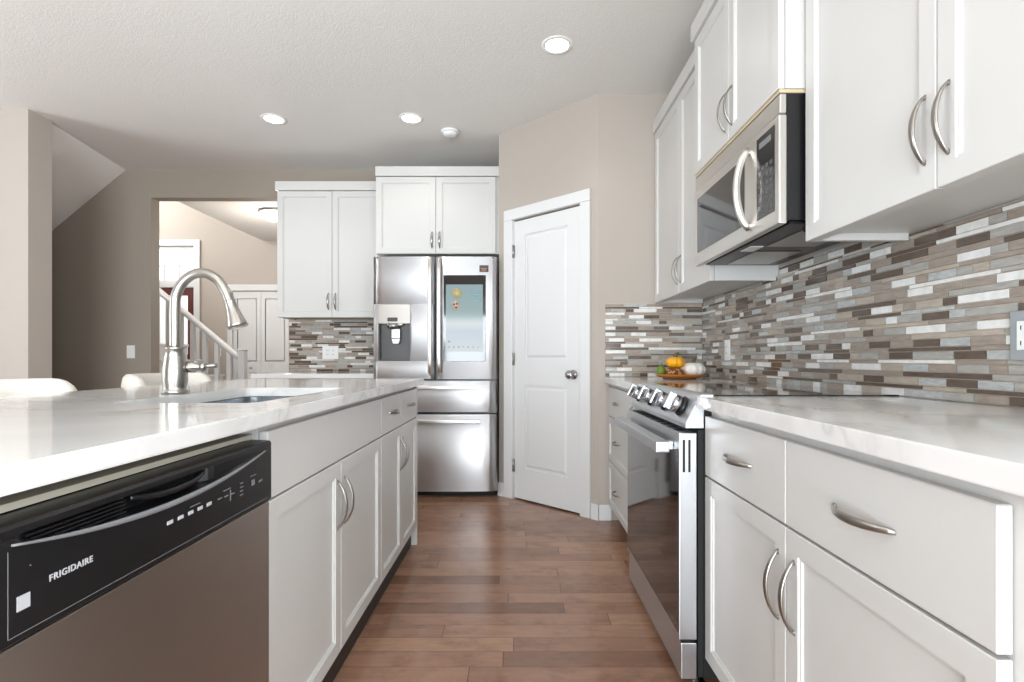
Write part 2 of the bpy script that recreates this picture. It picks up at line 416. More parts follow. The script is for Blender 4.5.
box(b, .035, .875, .036, .05, .24, .252)
obj('window_frame', b, M['trim'], wn1)
b = B(); box(b, .03, .88, .051, .056, .03, .5); obj('window_pane', b, M['skyglass'], wn1)

cl = thing('door_3', 'white panelled double closet door in the foyer', 'door', (-4.155, 7.45, 0)); cl['kind'] = 'structure'
for k in range(3):
    x0 = .075+k*.4
    b = B(); panel_slab(b, x0+.003, x0+.397, .012, 1.995, -.006, .005, [(x0+.06, x0+.34, .25, .84), (x0+.06, x0+.34, 1.0, 1.9)], .014, .005)
    d = obj('door_leaf', b, M['trim'], cl)
    if k != 1:
        b = B(); lathe(b, [(0, 0), (.008, 0), (.008, .02), (.017, .025), (.017, .035), (0, .04)], 14, dirmat((x0+(.27 if k == 0 else .03), -.006, .91), (0, -1, 0))); obj('door_knob', b, M['nickel'], d)
b = B(); box(b, 0, .072, -.02, -.001, 0, 2.01, .003); box(b, 1.28, 1.352, -.02, -.001, 0, 2.01, .003); box(b, -.0, 1.352, -.022, -.001, 2.011, 2.10, .003)
obj('door_casing', b, M['trim'], cl)

# ------------------------------------------------------------------ cabinet parts (local: x across, front faces -y, door faces at y=0, box behind)
def pull(parent, x, z, L, vertical, name='handle'):
    """arched satin pull whose feet stand on the face at y=0"""
    b = B(); n = 18; pts = []
    for i in range(n+1):
        t = i/n; s = (t-.5)*L; out = -.031*(1-(2*t-1)**2)**.8+.002
        pts.append((x, out, z+s) if vertical else (x+s, out, z))
    def prof(i, t):
        w = .0042+.0040*math.sin(PI*t)**.8; th = .0028+.0008*math.sin(PI*t)
        return circ(w, 10, th)
    up = (0, -1, 0)
    P = [Vector(p) for p in pts]; rings = []
    for i, p in enumerate(P):
        t = (P[min(i+1, n)]-P[max(i-1, 0)]).normalized(); s = Vector((1, 0, 0)) if vertical else Vector((0, 0, 1)); u = s.cross(t).normalized()
        rings.append([b.verts.new(p+s*a+u*c) for a, c in prof(i, i/n)])
    for r, q in zip(rings, rings[1:]):
        for j in range(10):
            f = b.faces.new((r[j], r[(j+1) % 10], q[(j+1) % 10], q[j])); f.smooth = True
    b.faces.new(rings[0]); b.faces.new(rings[-1][::-1])
    for s in (-1, 1):     # small feet
        c = (x, 0, z+s*(L/2-.006)) if vertical else (x+s*(L/2-.006), 0, z)
        lathe(b, [(0, 0), (.0045, 0), (.004, .003), (0, .0035)], 12, dirmat(c, (0, -1, 0)))
    return obj(name, b, M['nickel'], parent)
def shaker(parent, x0, x1, z0, z1, name='door', rail=.062, th=.020, mat=None):
    b = B(); box(b, x0, x1, 0, th, z0, z1, .0016)
    b.faces.ensure_lookup_table(); f = max((f for f in b.faces if f.normal.y < -.99), key=lambda f: f.calc_area())
    bmesh.ops.inset_individual(b, faces=[f], thickness=rail, depth=0)
    bmesh.ops.inset_individual(b, faces=[f], thickness=.0025, depth=0)
    for v in f.verts: v.co.y += .004
    bmesh.ops.inset_individual(b, faces=[f], thickness=.006, depth=0)
    bmesh.ops.inset_individual(b, faces=[f], thickness=.002, depth=0)
    for v in f.verts: v.co.y += .005
    return obj(name, b, mat or M['cab'], parent)
def slab(parent, x0, x1, z0, z1, name='drawer', th=.020):
    b = B(); box(b, x0, x1, 0, th, z0, z1, .002); return obj(name, b, M['cab'], parent)
G = .0016     # half the reveal between fronts
def base_body(parent, w, depth, top, x0=0, toe=.105, end=None):
    b = B(); box(b, x0, w, .021, depth, toe, top); o = obj('body', b, M['cab'], parent)
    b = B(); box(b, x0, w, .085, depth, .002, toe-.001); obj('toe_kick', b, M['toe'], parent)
    return o
def crown(parent, x0, x1, y0, depth, z0, z1, ends=(True, True)):
    b = B(); box(b, x0-(.012 if ends[0] else 0), x1+(.012 if ends[1] else 0), -.014, depth, z0, z1, .002)
    return obj('crown_moulding', b, M['cab'], parent)
def upper(label, loc, rz, w, depth, z0, z1, doors, hz, hl=.15, ends=(True, True), recess=True, cr=2.475, crt=2.55, wood=False):
    """wall cabinet: body with recessed bottom, doors [(x0,x1,handle_x)], crown"""
    t = thing('upper_cabinet', label, 'cabinet', loc, rz)
    b = B(); rb = .022 if recess else .0
    box(b, 0, w, .021, depth, z0+rb, cr-.001)
    if recess:
        box(b, 0, .018, .021, depth-.011, z0+.001, z0+rb); box(b, w-.018, w, .021, depth-.011, z0+.001, z0+rb); box(b, .018, w-.018, .021, .040, z0+.001, z0+rb)
    obj('body', b, M['cab'], t)
    if wood:
        b = B(); box(b, .002, w-.002, .004, depth, z0-.012, z0-.001, .001); obj('bottom_panel', b, M['rawwood'], t)
    for x0, x1, hx in doors:
        d = shaker(t, x0+G, x1-G, z0, cr-.004); pull(d, hx, hz, hl, True)
    crown(t, 0, w, 0, depth, cr, crt, ends)
    return t
RM = -PI/2; IM = PI/2

# right-hand uppers (local x runs from the far end towards the camera)
UX = .875; UD = WR-UX-.002
upper('white upper cabinet in the corner between pantry wall and microwave', (UX, YP-.012, 0), RM, .958, UD, 1.392, 2.55,
      [(.0, .50, .468), (.50, .958, .532)], 1.52, ends=(False, False))
upper('white bridge cabinet standing proud above the microwave', (.800, 2.358, 0), RM, .762, WR-.802, 1.866, 2.55,
      [(0, .381, .35), (.381, .762, .412)], 1.985, ends=(True, False), recess=False, wood=True)
upper('large white upper cabinet above the counter, right of the microwave', (UX, 1.585, 0), RM, .99, UD, 1.392, 2.55,
      [(0, .497, .466), (.497, .99, .528)], 1.527, ends=(False, True))

# back wall uppers
upper('white upper cabinet over the back counter, left of the refrigerator', (-2.025, 4.37, 0), 0, .897, YB-4.372, 1.385, 2.525,
      [(0, .462, .432), (.462, .897, .492)], 1.52, hl=.14, ends=(True, False), cr=2.45, crt=2.525)
upper('white two-door cabinet above the refrigerator', (-1.122, 4.10, 0), 0, .974, YB-4.102, 1.866, 2.55,
      [(0, .474, .444), (.474, .948, .504)], 1.975, hl=.13, ends=(False, False), recess=False)

# near right base cabinet
FX = .575
t = thing('base_cabinet', 'white two-drawer two-door base cabinet right of the range', 'cabinet', (FX, 1.601, 0), RM)
b = B(); box(b, 0, 1.15, .0215, WR-FX-.002, .105, .882); obj('body', b, M['cab'], t)
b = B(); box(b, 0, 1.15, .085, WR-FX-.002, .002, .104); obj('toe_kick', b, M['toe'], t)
for x0, x1 in ((.001, .484), (.484, .979)):
    d = slab(t, x0+G, x1-G, .679, .860); pull(d, (x0+x1)/2, .77, .155, False)
d = shaker(t, .001+G, .484-G, .115, .673); pull(d, .451, .537, .155, True)
d = shaker(t, .484+G, .979-G, .115, .673); pull(d, .517, .537, .155, True)
# far right drawer cabinet
t = thing('base_cabinet', 'white three-drawer base cabinet between pantry corner and range', 'cabinet', (FX, YP-.017, 0), RM)
b = B(); box(b, 0, .948, .0215, WR-FX-.002, .105, .882); obj('body', b, M['cab'], t)
b = B(); box(b, 0, .948, .085, WR-FX-.002, .002, .104); obj('toe_kick', b, M['toe'], t)
d = slab(t, .012, .67, .679, .860); pull(d, .32, .775, .12, False)
d = shaker(t, .012, .67, .400, .673, 'drawer', .05); pull(d, .32, .545, .12, False)
d = shaker(t, .012, .67, .115, .394, 'drawer', .05); pull(d, .32, .255, .12, False)
d = shaker(t, .673, .945, .115, .860); pull(d, .71, .72, .15, True)

# ------------------------------------------------------------------ countertops
def counter(name, label, x0, x1, y0, y1, z0, z1, hole=None):
    b = B()
    if not hole: box(b, x0, x1, y0, y1, z0, z1, .003, 2)
    else:
        hx0, hx1, hy0, hy1, r = hole
        inner = []
        for cx, cy_, a0 in ((hx1-r, hy1-r, 0), (hx0+r, hy1-r, 90), (hx0+r, hy0+r, 180), (hx1-r, hy0+r, 270)):
            for k in range(5):
                a = math.radians(a0+k*22.5); inner.append((cx+r*math.cos(a), cy_+r*math.sin(a)))
        outer = [(x1, y1), (x0, y1), (x0, y0), (x1, y0)]
        vt = {}
        for tag_, z in (('t', z1), ('b', z0)):
            vt[tag_] = ([b.verts.new((*p, z)) for p in outer], [b.verts.new((*p, z)) for p in inner])
        n = len(inner); oe = []
        for tag_ in 'tb':
            o, i = vt[tag_]
            for c in range(4):
                b.faces.new([o[c]]+[i[c*5+k] for k in range(4, -1, -1)])
                b.faces.new([o[c], i[c*5+4], i[(c*5+5) % n], o[(c+1) % 4]])
        for k in range(n):
            b.faces.new((vt['t'][1][k], vt['t'][1][(k+1) % n], vt['b'][1][(k+1) % n], vt['b'][1][k]))
        for c in range(4):
            b.faces.new((vt['t'][0][c], vt['t'][0][(c+1) % 4], vt['b'][0][(c+1) % 4], vt['b'][0][c]))
        b.edges.ensure_lookup_table()
        oe = [e for e in b.edges if all(v in vt['t'][0] or v in vt['b'][0] for v in e.verts)]
        bmesh.ops.recalc_face_normals(b, faces=b.faces)
        bmesh.ops.bevel(b, geom=oe, offset=.003, segments=2, affect='EDGES')
    return tag(obj(name, b, M['quartz']), label, 'countertop')
counter('countertop', 'white veined quartz counter on the base cabinet right of the range', .55, WR-.011, .42, 1.602, .884, .92)
counter('countertop', 'white quartz counter in the pantry corner holding the pumpkin tray', .55, WR-.011, 2.371, YP-.011, .884, .92)
ISL = (-1.52, -.529, .40, 2.925)
counter('island_countertop', 'large white veined quartz island top with sink cut-out', *ISL, .893, .925, (-1.03, -.66, 1.30, 1.99, .03))
counter('countertop', 'white quartz counter under the back wall cabinet beside the refrigerator', -2.085, -1.125, 4.06, YB-.011, .884, .92)

# ------------------------------------------------------------------ island cabinets
IX = -.562
t = thing('island_cabinet', 'white sink base cabinet in the island beside the dishwasher', 'cabinet', (IX, 1.167, 0), IM)
b = B(); box(b, 0, .969, .0215, .045, .105, .885); box(b, 0, .018, .045, .60, .105, .885); box(b, .951, .969, .045, .60, .105, .885)
box(b, .018, .951, .045, .60, .105, .123); box(b, .018, .951, .585, .60, .123, .885); obj('body', b, M['cab'], t)
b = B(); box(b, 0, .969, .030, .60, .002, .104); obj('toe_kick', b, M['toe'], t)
slab(t, G, .969-G, .717, .872, 'false_drawer_front')
d = shaker(t, G, .4845-G, .110, .712); pull(d, .452, .58, .155, True)
d = shaker(t, .4845+G, .969-G, .110, .712); pull(d, .517, .58, .155, True)
t = thing('island_cabinet', 'white island end cabinet with two small drawers, facing the aisle', 'cabinet', (IX, 2.138, 0), IM)
b = B(); box(b, 0, .744, .0215, .60, .105, .889); obj('body', b, M['cab'], t)
b = B(); box(b, 0, .744, .030, .60, .002, .104); obj('toe_kick', b, M['toe'], t)
b = B(); box(b, .746, .768, .0, .60, .002, .889, .0015); obj('end_panel', b, M['cab'], t)
for x0, x1, hx in ((0, .372, .345), (.372, .744, .40)):
    d = slab(t, x0+G, x1-G, .717, .872); pull(d, (x0+x1)/2, .80, .125, False)
    d = shaker(t, x0+G, x1-G, .110, .712, rail=.055); pull(d, hx, .58, .155, True)
b = B(); box(b, -1.185, -1.165, .46, 2.905, .002, .889, .001)
tag(obj('island_back_panel', b, M['cab']), 'white panel closing the seating side of the island', 'panel')
b = B(); box(b, -1.163, -.565, .46, .48, .002, .889, .001)
tag(obj('island_side_panel', b, M['cab']), 'white panel closing the island end by the dishwasher', 'panel')

# sink
b = B()
def bowl(bm, x0, x1, y0, y1, z0, z1, th=.0015, r=.03):
    def ring(x0, x1, y0, y1, z, r):
        out = []
        for cx, cy_, a0 in ((x1-r, y1-r, 0), (x0+r, y1-r, 90), (x0+r, y0+r, 180), (x1-r, y0+r, 270)):
            for k in range(5):
                a = math.radians(a0+k*22.5); out.append(bm.verts.new((cx+r*math.cos(a), cy_+r*math.sin(a), z)))
        return out
    R = [ring(x0-.012, x1+.012, y0-.012, y1+.012, z1, r+.01), ring(x0, x1, y0, y1, z1, r), ring(x0, x1, y0, y1, z0+.03, r), ring(x0+.025, x1-.025, y0+.025, y1-.025, z0, r*.7)]
    R.append(ring(x0+.02, x1-.02, y0+.02, y1-.02, z0-.003, r*.7)); R.append(ring(x0-.003, x1+.003, y0-.003, y1+.003, z0+.03, r+.003)); R.append(ring(x0-.003, x1+.003, y0-.003, y1+.003, z1-.003, r+.003)); R.append(ring(x0-.012, x1+.012, y0-.012, y1+.012, z1-.003, r+.01))
    for a, c in zip(R, R[1:]):
        for j in range(20):
            f = bm.faces.new((a[j], a[(j+1) % 20], c[(j+1) % 20], c[j])); f.smooth = False
    for j in range(20): bm.faces.new((R[-1][j], R[-1][(j+1) % 20], R[0][(j+1) % 20], R[0][j]))
    bm.faces.new(R[3]); bm.faces.new(R[4][::-1])
    # rim faces between third and fourth joined above; bottom closed by the two faces
snk = thing('sink', 'stainless undermount sink sunk in the island top', 'sink', (-.845, 1.645, .70))
bowl(b, -.18, .18, -.34, .34, 0, .1915); obj('basin', b, M['sink'], snk)
b = B(); lathe(b, [(0, .001), (.02, .001), (.022, .004), (.042, .006), (.045, .002), (.045, .0)], 24); obj('drain', b, M['chrome'], snk)

# faucet
fc = thing('faucet', 'brushed nickel gooseneck faucet with pull-down spray on the island', 'faucet', (-1.092, 1.655, .926))
b = B(); lathe(b, [(0, 0), (.037, 0), (.037, .008), (.033, .012), (.033, .02), (.036, .04), (.035, .075), (.030, .115), (.025, .137), (.028, .140), (.028, .147), (.0, .147)], 32)
obj('body', b, M['nickel'], fc)
b = B()
arc = [(0, 0, .146), (0, 0, .20), (0, 0, .27), (.004, 0, .312), (.025, 0, .352), (.060, 0, .378), (.100, 0, .381), (.138, 0, .359), (.162, 0, .323), (.174, 0, .295)]
tube(b, bez(arc, 8), .0152, 18); obj('spout', b, M['nickel'], fc)
b = B()
d = Vector((.30, 0, -.95)).normalized()
lathe(b, [(0, 0), (.0155, 0), (.0175, .003), (.016, .008), (.018, .03), (.024, .06), (.030, .082), (.031, .09), (.024, .092), (0, .092)], 24, dirmat((.174, 0, .297), d))
obj('spray_head', b, M['nickel'], fc)
b = B(); tube(b, [(.194, 0, .275), (.205, 0, .250)], .004, 8); obj('spray_button', b, M['black'], fc)
b = B()
lathe(b, [(0, 0), (.017, 0), (.019, .01), (.019, .025), (.012, .032), (.012, .04), (.016, .044), (.016, .054), (0, .058)], 18, dirmat((.03, .012, .084), (1, .25, 0)))
tube(b, [(.07, .022, .087), (.095, .028, .087), (.115, .033, .088)], lambda t: .0062+.0012*t, 12); obj('lever', b, M['nickel'], fc)

# ------------------------------------------------------------------ dishwasher (local x: from the near end to the far end)
DX = -.54
dw = thing('dishwasher', 'built-in dishwasher with black control panel and stainless door', 'dishwasher', (DX, .538, 0), IM)
b = B(); box(b, .004, .598, .046, .60, .10, .848); obj('body', b, M['blackmat'], dw)
def arcz(x): return .8105+.030*((x-.285)/.285)**2
b = B(); rows = []
xs = [.002+.598*i/60 for i in range(61)]
for x in xs:
    m = max(0., min(1., (x-.02)/.03))*max(0., min(1., (.565-x)/.25)); m = m*m*(3-2*m)
    pk = max(0., min(1., (x-.19)/.02))*max(0., min(1., (.395-x)/.02))
    dpt = .001+.011*m+.022*pk; za = min(arcz(x), .842); zt = .8445
    sec = [(.030, .727), (.004, .727), (.0, .731), (.0, za), (dpt*.5, za+.002), (dpt, max(za+.001, min(za+.004, zt-.001))), (dpt, zt-.0005), (dpt*.3, zt), (0, zt+.001), (0, .853), (.004, .857), (.034, .8585), (.044, .8585)]
    rows.append([b.verts.new((x, y, z)) for y, z in sec])
for r, q in zip(rows, rows[1:]):
    for j in range(len(r)-1): b.faces.new((r[j], q[j], q[j+1], r[j+1]))
b.faces.new(rows[0]); b.faces.new(rows[-1][::-1])
obj('control_panel', b, M['black'], dw)
b = B()
pts = [(.016+.555*i/40, -.0012, min(arcz(.016+.555*i/40), .842)-.001) for i in range(41)]
sweep(b, pts, lambda i, t: circ(.0022, 8, .0014+.0034*math.sin(PI*min(1, max(0, t)))**1.0), up=(0, 0, 1)); obj('pocket_lip_sheen', b, M['greyplastic'], dw)  # grey strip: sheen of the black lip put into its colour
b = B()
for k in range(5):
    z = .818+k*.0052
    x0 = max(.035, .285-.285*math.sqrt(max(0, (z-.8105)/.030))+.006)
    if x0 < .175: box(b, x0, .182, .002, .010, z, z+.0022)
obj('vent_louvres', b, M['black'], dw)
b = B(); tube(b, bez([(.205, .018, .836), (.25, .010, .829), (.29, .008, .827), (.34, .010, .829), (.38, .018, .836)], 6), .006, 10); obj('latch_handle', b, M['black'], dw)
b = B(); box(b, .002, .600, .004, .044, .125, .7255, .003, 2); obj('door', b, M['dwsteel'], dw)
b = B(); box(b, .004, .598, .06, .08, .002, .098); obj('toe_panel', b, M['blackmat'], dw)
text_mesh('lettering', 'FRIGIDAIRE', .0108, M['mark'], dw, (.061, -.0004, .7785), width=.061)
b = B(); box(b, .022, .037, -.0008, .0005, .762, .778); obj('rating_sticker', b, M['mark'], dw)
b = B(); box(b, .037, .0385, -.0004, .0005, .806, .8075); box(b, .012, .5865, -.0003, .0005, .7365, .7372)
box(b, .012, .0127, -.0003, .0005, .7365, .83); obj('panel_outline', b, M['greyplastic'], dw)
for k in range(5):      # row of wash buttons
    b = B(); x = .262+k*.0255; box(b, x, x+.014, -.0006, .0005, .7785, .7845, .0005); obj('wash_button', b, M['mark'], dw)
PR = [(.318, .345, .790, .7915), (.415, .44, .792, .7935), (.437, .440, .769, .789), (.512, .534, .797, .7985), (.516, .528, .778, .789), (.546, .560, .778, .782)]
PR += [(.397+k*.021, .410+k*.021, .781-.001*k, .7835-.001*k) for k in range(3)]+[(.472, .484, .769+k*.0075, .771+k*.0075) for k in range(4)]
for x0, x1, z0, z1 in PR:
    b = B(); box(b, x0, x1, -.0005, .0005, z0, z1); obj('panel_mark', b, M['markgrey'], dw)
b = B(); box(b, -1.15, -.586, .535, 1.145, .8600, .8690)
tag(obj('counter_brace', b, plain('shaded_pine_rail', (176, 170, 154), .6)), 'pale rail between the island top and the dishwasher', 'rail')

# ------------------------------------------------------------------ range
rg = thing('range', 'stainless slide-in range with black glass oven door', 'range', (FX, 2.367, 0), RM)
RW = .762
b = B(); box(b, .002, RW-.002, .0, .595, .05, .910); obj('body', b, M['blackmat'], rg)
b = B(); prism(b, [(-.004, .926), (-.013, .923), (-.058, .835), (-.058, .820), (.0, .820), (.002, .912), (.03, .9155), (.03, .926)], .0015, RW-.0015, 'x', .002, 1); obj('control_panel', b, M['rsteel'], rg)
b = B(); box(b, .0, RW, .031, .603, .9165, .9245, .0015); obj('cooktop', b, M['glass'], rg)
nrm = Vector((0, -.093, .045)).normalized()
for x in (.105, .30, .49, .665):
    c = Vector((x, -.0375, .880))+nrm*.001
    b = B(); lathe(b, [(0, 0), (.034, 0), (.034, .006), (.029, .009), (.0, .009)], 24, dirmat(c, nrm)); k = obj('knob_base', b, M['black'], rg)
    b = B(); lathe(b, [(0, .009), (.029, .009), (.029, .033), (.027, .036), (0, .036)], 24, dirmat(c, nrm))
    mt_ = Matrix.Translation(c) @ Matrix.Rotation(math.atan2(nrm.z, -nrm.y), 4, 'X').inverted()
    bb = B(); box(bb, -.011, .011, -.056, -.032, -.029, .029, .003, 2); bmesh.ops.transform(bb, matrix=mt_, verts=bb.verts)
    me_ = bpy.data.meshes.new('t'); bb.to_mesh(me_); bb.free(); b.from_mesh(me_); bpy.data.meshes.remove(me_)
    o = obj('knob', b, M['chrome'], rg)
# oven door
b = B(); box(b, .003, RW-.003, -.0765, -.022, .166, .806, .0025, 2); dr = obj('oven_door', b, M['rsteel'], rg)
b = B(); box(b, .010, RW-.008, -.0785, -.0768, .185, .756, .001); obj('door_glass', b, M['glass'], dr)
b = B()
for yy in (-.062, -.045): box(b, RW-.0035, RW-.0022, yy-.0035, yy+.0035, .685, .785)
obj('side_vents', b, M['blackmat'], dr)
b = B()
for i in range(9): box(b, .06+i*.074, .115+i*.074, -.068, -.040, .8055, .8068)
obj('top_vents', b, M['blackmat'], dr)
b = B(); box(b, .025, RW-.022, -.143, -.100, .742, .776, .004, 2); box(b, .06, .085, -.12, -.078, .745, .772, .002); box(b, RW-.085, RW-.06, -.12, -.078, .745, .772, .002); obj('handle', b, M['rsteel'], dr)
b = B(); box(b, .003, RW-.003, -.070, -.022, .045, .156, .0025, 2); obj('storage_drawer', b, M['rsteel'], rg)
b = B(); box(b, .004, RW-.004, -.018, -.001, .05, .814); obj('door_gasket', b, M['blackmat'], rg)
for x in (.05, RW-.05):
    for y in (.0, .5):
        b = B(); lathe(b, [(0, .001), (.02, .001), (.02, .012), (.01, .014), (.01, .052), (0, .052)], 14, Matrix.Translation((x, y, 0))); obj('foot', b, M['chrome'], rg)

# ------------------------------------------------------------------ microwave
mw = thing('microwave', 'stainless over-the-range microwave hung under the bridge cabinet', 'microwave', (.805, 2.355, 0), RM)
z0, z1 = 1.452, 1.852
b = B(); box(b, .003, .755, .022, WR-.805-.012, z0+.012, z1); obj('body', b, M['black'], mw)
b = B(); box(b, 0, .758, .0, .021, z1-.062, z1, .003); obj('top_vent_panel', b, M['steel'], mw)
b = B(); box(b, 0, .758, -.004, .021, z0, z1-.065, .004, 2); dr = obj('door', b, M['steel'], mw)
b = B(); box(b, .035, .515, -.0055, -.0042, z0+.055, z1-.105, .0006); obj('window', b, M['glass'], dr)
b = B(); box(b, .612, .732, -.0055, -.0042, z0+.045, z1-.085, .0006); kp = obj('control_panel', b, M['glass'], dr)
b = B()
for i in range(4):
    for j in range(6): box(b, .622+i*.027, .640+i*.027, -.0062, -.0056, z0+.06+j*.028, z0+.074+j*.028, .0003)
obj('keypad_print', b, plain('dim_print', (84, 84, 86), .5), kp)
b = B(); box(b, .632, .712, -.0062, -.0056, z1-.125, z1-.105); obj('display', b, M['greyplastic'], kp)
b = B()
n = 20; pts = []
for i in range(n+1):
    tt = i/n; pts.append((.548, -.004-.044*(1-(2*tt-1)**2)**.7+.002, z0+.035+tt*.275))
sweep(b, pts, lambda i, t: circ(.0125, 14, .011), up=(1, 0, 0)); obj('handle', b, M['steel'], dr)
b = B(); box(b, .02, .738, .04, WR-.805-.03, z0+.004, z0+.0115, .001); obj('underside_panel', b, M['black'], mw)
for x0 in (.06, .42):
    b = B(); box(b, x0, x0+.27, .12, .30, z0+.0005, z0+.0035, .001); obj('grease_filter', b, M['nickel'], mw)
b = B(); box(b, .33, .42, .06, .11, z0+.0005, z0+.0035, .001); obj('task_lamp', b, M['white'], mw)
b = B(); box(b, .70, .752, .10, .36, z0-.014, z0+.003, .003); obj('damper_bar', b, M['blackmat'], mw)

# ------------------------------------------------------------------ refrigerator
fr = thing('refrigerator', 'stainless french-door refrigerator with lit touch screen', 'refrigerator', (-.620, 3.88, 0))
FW = .465
b = B(); box(b, -.460, .460, .075, .78, .035, 1.785, .004); obj('body', b, M['greyplastic'], fr)
def curved(bm, x0, x1, z0, z1, bulge=.012, th=.07, n=14):
    pts = [(x1, th), (x0, th)]
    for i in range(n+1):
        t = i/n; x = x0+(x1-x0)*t; e = min(t, 1-t)*(x1-x0); rr = .014
        y = -bulge*(1-((x)/FW)**2)+bulge
        if e < rr: y += rr-math.sqrt(max(0, rr*rr-(rr-e)**2))
        pts.append((x, y))
    # extra points near rounded ends
    a = [bm.verts.new((p[0], p[1], z0)) for p in pts]; c = [bm.verts.new((p[0], p[1], z1)) for p in pts]
    bm.faces.new(a[::-1]); bm.faces.new(c)
    for i in range(len(pts)):
        f = bm.faces.new((a[i], a[(i+1) % len(pts)], c[(i+1) % len(pts)], c[i])); f.smooth = 2 <= i < len(pts)-1
def yfront(x): return .012*(x/FW)**2
b = B()
# left door is built around the dispenser niche
DXA, DXB, DZA, DZB = -.425, -.185, 1.02, 1.445
curved(b, -FW, -.0035, DZB, 1.80); curved(b, -FW, -.0035, .885, DZA)
def curved_plain(bm, x0, x1, z0, z1, n=8, rl=False, rr_=False, th=.07):
    pts = [(x1, th), (x0, th)]
    for i in range(n+1):
        x = x0+(x1-x0)*i/n; y = yfront(x); r = .014
        if rl and x-x0 < r: y += r-math.sqrt(max(0, r*r-(r-(x-x0))**2))
        if rr_ and x1-x < r: y += r-math.sqrt(max(0, r*r-(r-(x1-x))**2))
        pts.append((x, y))
    a = [bm.verts.new((p[0], p[1], z0)) for p in pts]; c = [bm.verts.new((p[0], p[1], z1)) for p in pts]
    bm.faces.new(a[::-1]); bm.faces.new(c)
    for i in range(len(pts)):
        f = bm.faces.new((a[i], a[(i+1) % len(pts)], c[(i+1) % len(pts)], c[i])); f.smooth = 2 <= i < len(pts)-1
curved_plain(b, -FW, DXA, DZA, DZB, 6, rl=True); curved_plain(b, DXB, -.0035, DZA, DZB, 14, rr_=True)
ld = obj('door', b, M['steelv'], fr)
b = B(); box(b, DXA+.001, DXB-.001, .004, .012, 1.30, DZB-.001, .001); obj('dispenser_display', b, brushed('dispenser_steel', (178, 172, 166), .42, .8), ld)
b = B(); box(b, DXA+.001, DXB-.001, .055, .068, DZA+.001, 1.298); box(b, DXA+.001, DXA+.008, .010, .055, DZA+.001, 1.298); box(b, DXB-.008, DXB-.001, .010, .055, DZA+.001, 1.298)
box(b, DXA+.008, DXB-.008, .008, .055, DZA+.001, DZA+.012, .002); obj('dispenser_niche', b, plain('dark_grey_niche', (78, 77, 76), .4), ld)
b = B(); cxm = (DXA+DXB)/2+.005
box(b, cxm-.055, cxm+.06, -.004, .05, 1.285, 1.30, .003)
lathe(b, [(0, 0), (.038, 0), (.045, .012), (.045, .03), (.038, .04), (0, .04)], 20, Matrix.Translation((cxm-.01, .018, 1.262)))
box(b, cxm-.028, cxm+.038, .005, .045, 1.185, 1.262, .006, 2); prism(b, [(cxm-.028, 1.19), (cxm+.038, 1.19), (cxm+.026, 1.15), (cxm-.016, 1.15)], .01, .04, 'y', .003); obj('dispenser_spout', b, metal('dark_chrome', (150, 148, 146), .3), ld)
b = B(); box(b, cxm-.055, cxm+.02, -.001, .0045, 1.315, 1.345, .002); obj('dispenser_button', b, M['black'], ld)
b = B(); curved(b, .0035, FW, .885, 1.80); rd = obj('door', b, M['steelv'], fr)
b = B(); curved(b, -FW, FW, .640, .872); md = obj('drawer', b, M['steelv'], fr)
b = B(); curved(b, -FW, FW, .045, .622); fz = obj('drawer', b, M['steelv'], fr)
for s, par in ((-1, ld), (1, rd)):
    b = B(); x = s*.034
    pts = [(x, .0, 1.79), (x, -.022, 1.775), (x, -.034, 1.70)]+[(x, -.036, 1.70-.7*k/8) for k in range(1, 8)]+[(x, -.034, 1.0), (x, -.022, .935), (x, .0, .92)]
    sweep(b, pts, lambda i, t: circ(.0165, 12, .010), up=(0, -1, 0)); obj('handle', b, M['steel'], par)
for z, par in ((.822, md), (.572, fz)):
    b = B(); box(b, -.34, .34, -.043, -.022, z-.014, z+.014, .005, 2); box(b, -.33, -.30, -.024, .012, z-.010, z+.010, .002); box(b, .30, .33, -.024, .012, z-.010, z+.010, .002)
    obj('handle', b, M['steel'], par)
# touch screen
sx0, sx1, sz0, sz1 = .065, .380, 1.018, 1.66
b = B(); box(b, sx0, sx1, -.006, .004, sz0, sz1, .001); sc_ = obj('screen', b, M['glass'], rd)
def screen_mat():
    m, nt, bb = new_mat('lit_screen'); bb.inputs['Roughness'].default_value = .08
    sp = nd(nt, 'ShaderNodeSeparateXYZ'); nt.links.new(objco(nt), sp.inputs[0])
    z = mth(nt, 'DIVIDE', mth(nt, 'SUBTRACT', sp.outputs[2], 1.09), .50)
    c = ramp(nt, z, [(0, s2l((226, 232, 234))), (.30, s2l((206, 222, 230))), (.42, s2l((236, 240, 240))), (.52, s2l((190, 214, 214))), (1, s2l((186, 214, 220)))])
    nt.links.new(c, bb.inputs['Emission Color']); bb.inputs['Emission Strength'].default_value = .30; bb.inputs['Specular IOR Level'].default_value = .2
    bb.inputs['Base Color'].default_value = (0, 0, 0, 1)
    return m
b = B(); box(b, sx0+.018, sx1-.022, -.0072, -.0061, 1.09, 1.59); obj('display', b, screen_mat(), sc_)
def disc(bm, x, z, r, y0, y1, k=20): lathe(bm, [(0, y0), (r, y0), (r, y1), (0, y1)], k, dirmat((x, 0, z), (0, -1, 0)))
b = B(); disc(b, .165, 1.525, .038, .0072, .0078); obj('screen_circle', b, plain('pale_yellow_pixels', (150, 140, 100), .3, .2), sc_)
b = B(); disc(b, .155, 1.435, .034, .0072, .0076); obj('screen_plate', b, plain('cream_pixels', (150, 142, 130), .3, .2), sc_)
b = B()
for q, w in ((-.012, .006), (.010, .012), (.004, -.014)): disc(b, .155+q, 1.435+w, .009, .0077, .0081, 12)
obj('screen_cookies', b, plain('brown_pixels', (130, 72, 40), .3, .1), sc_)
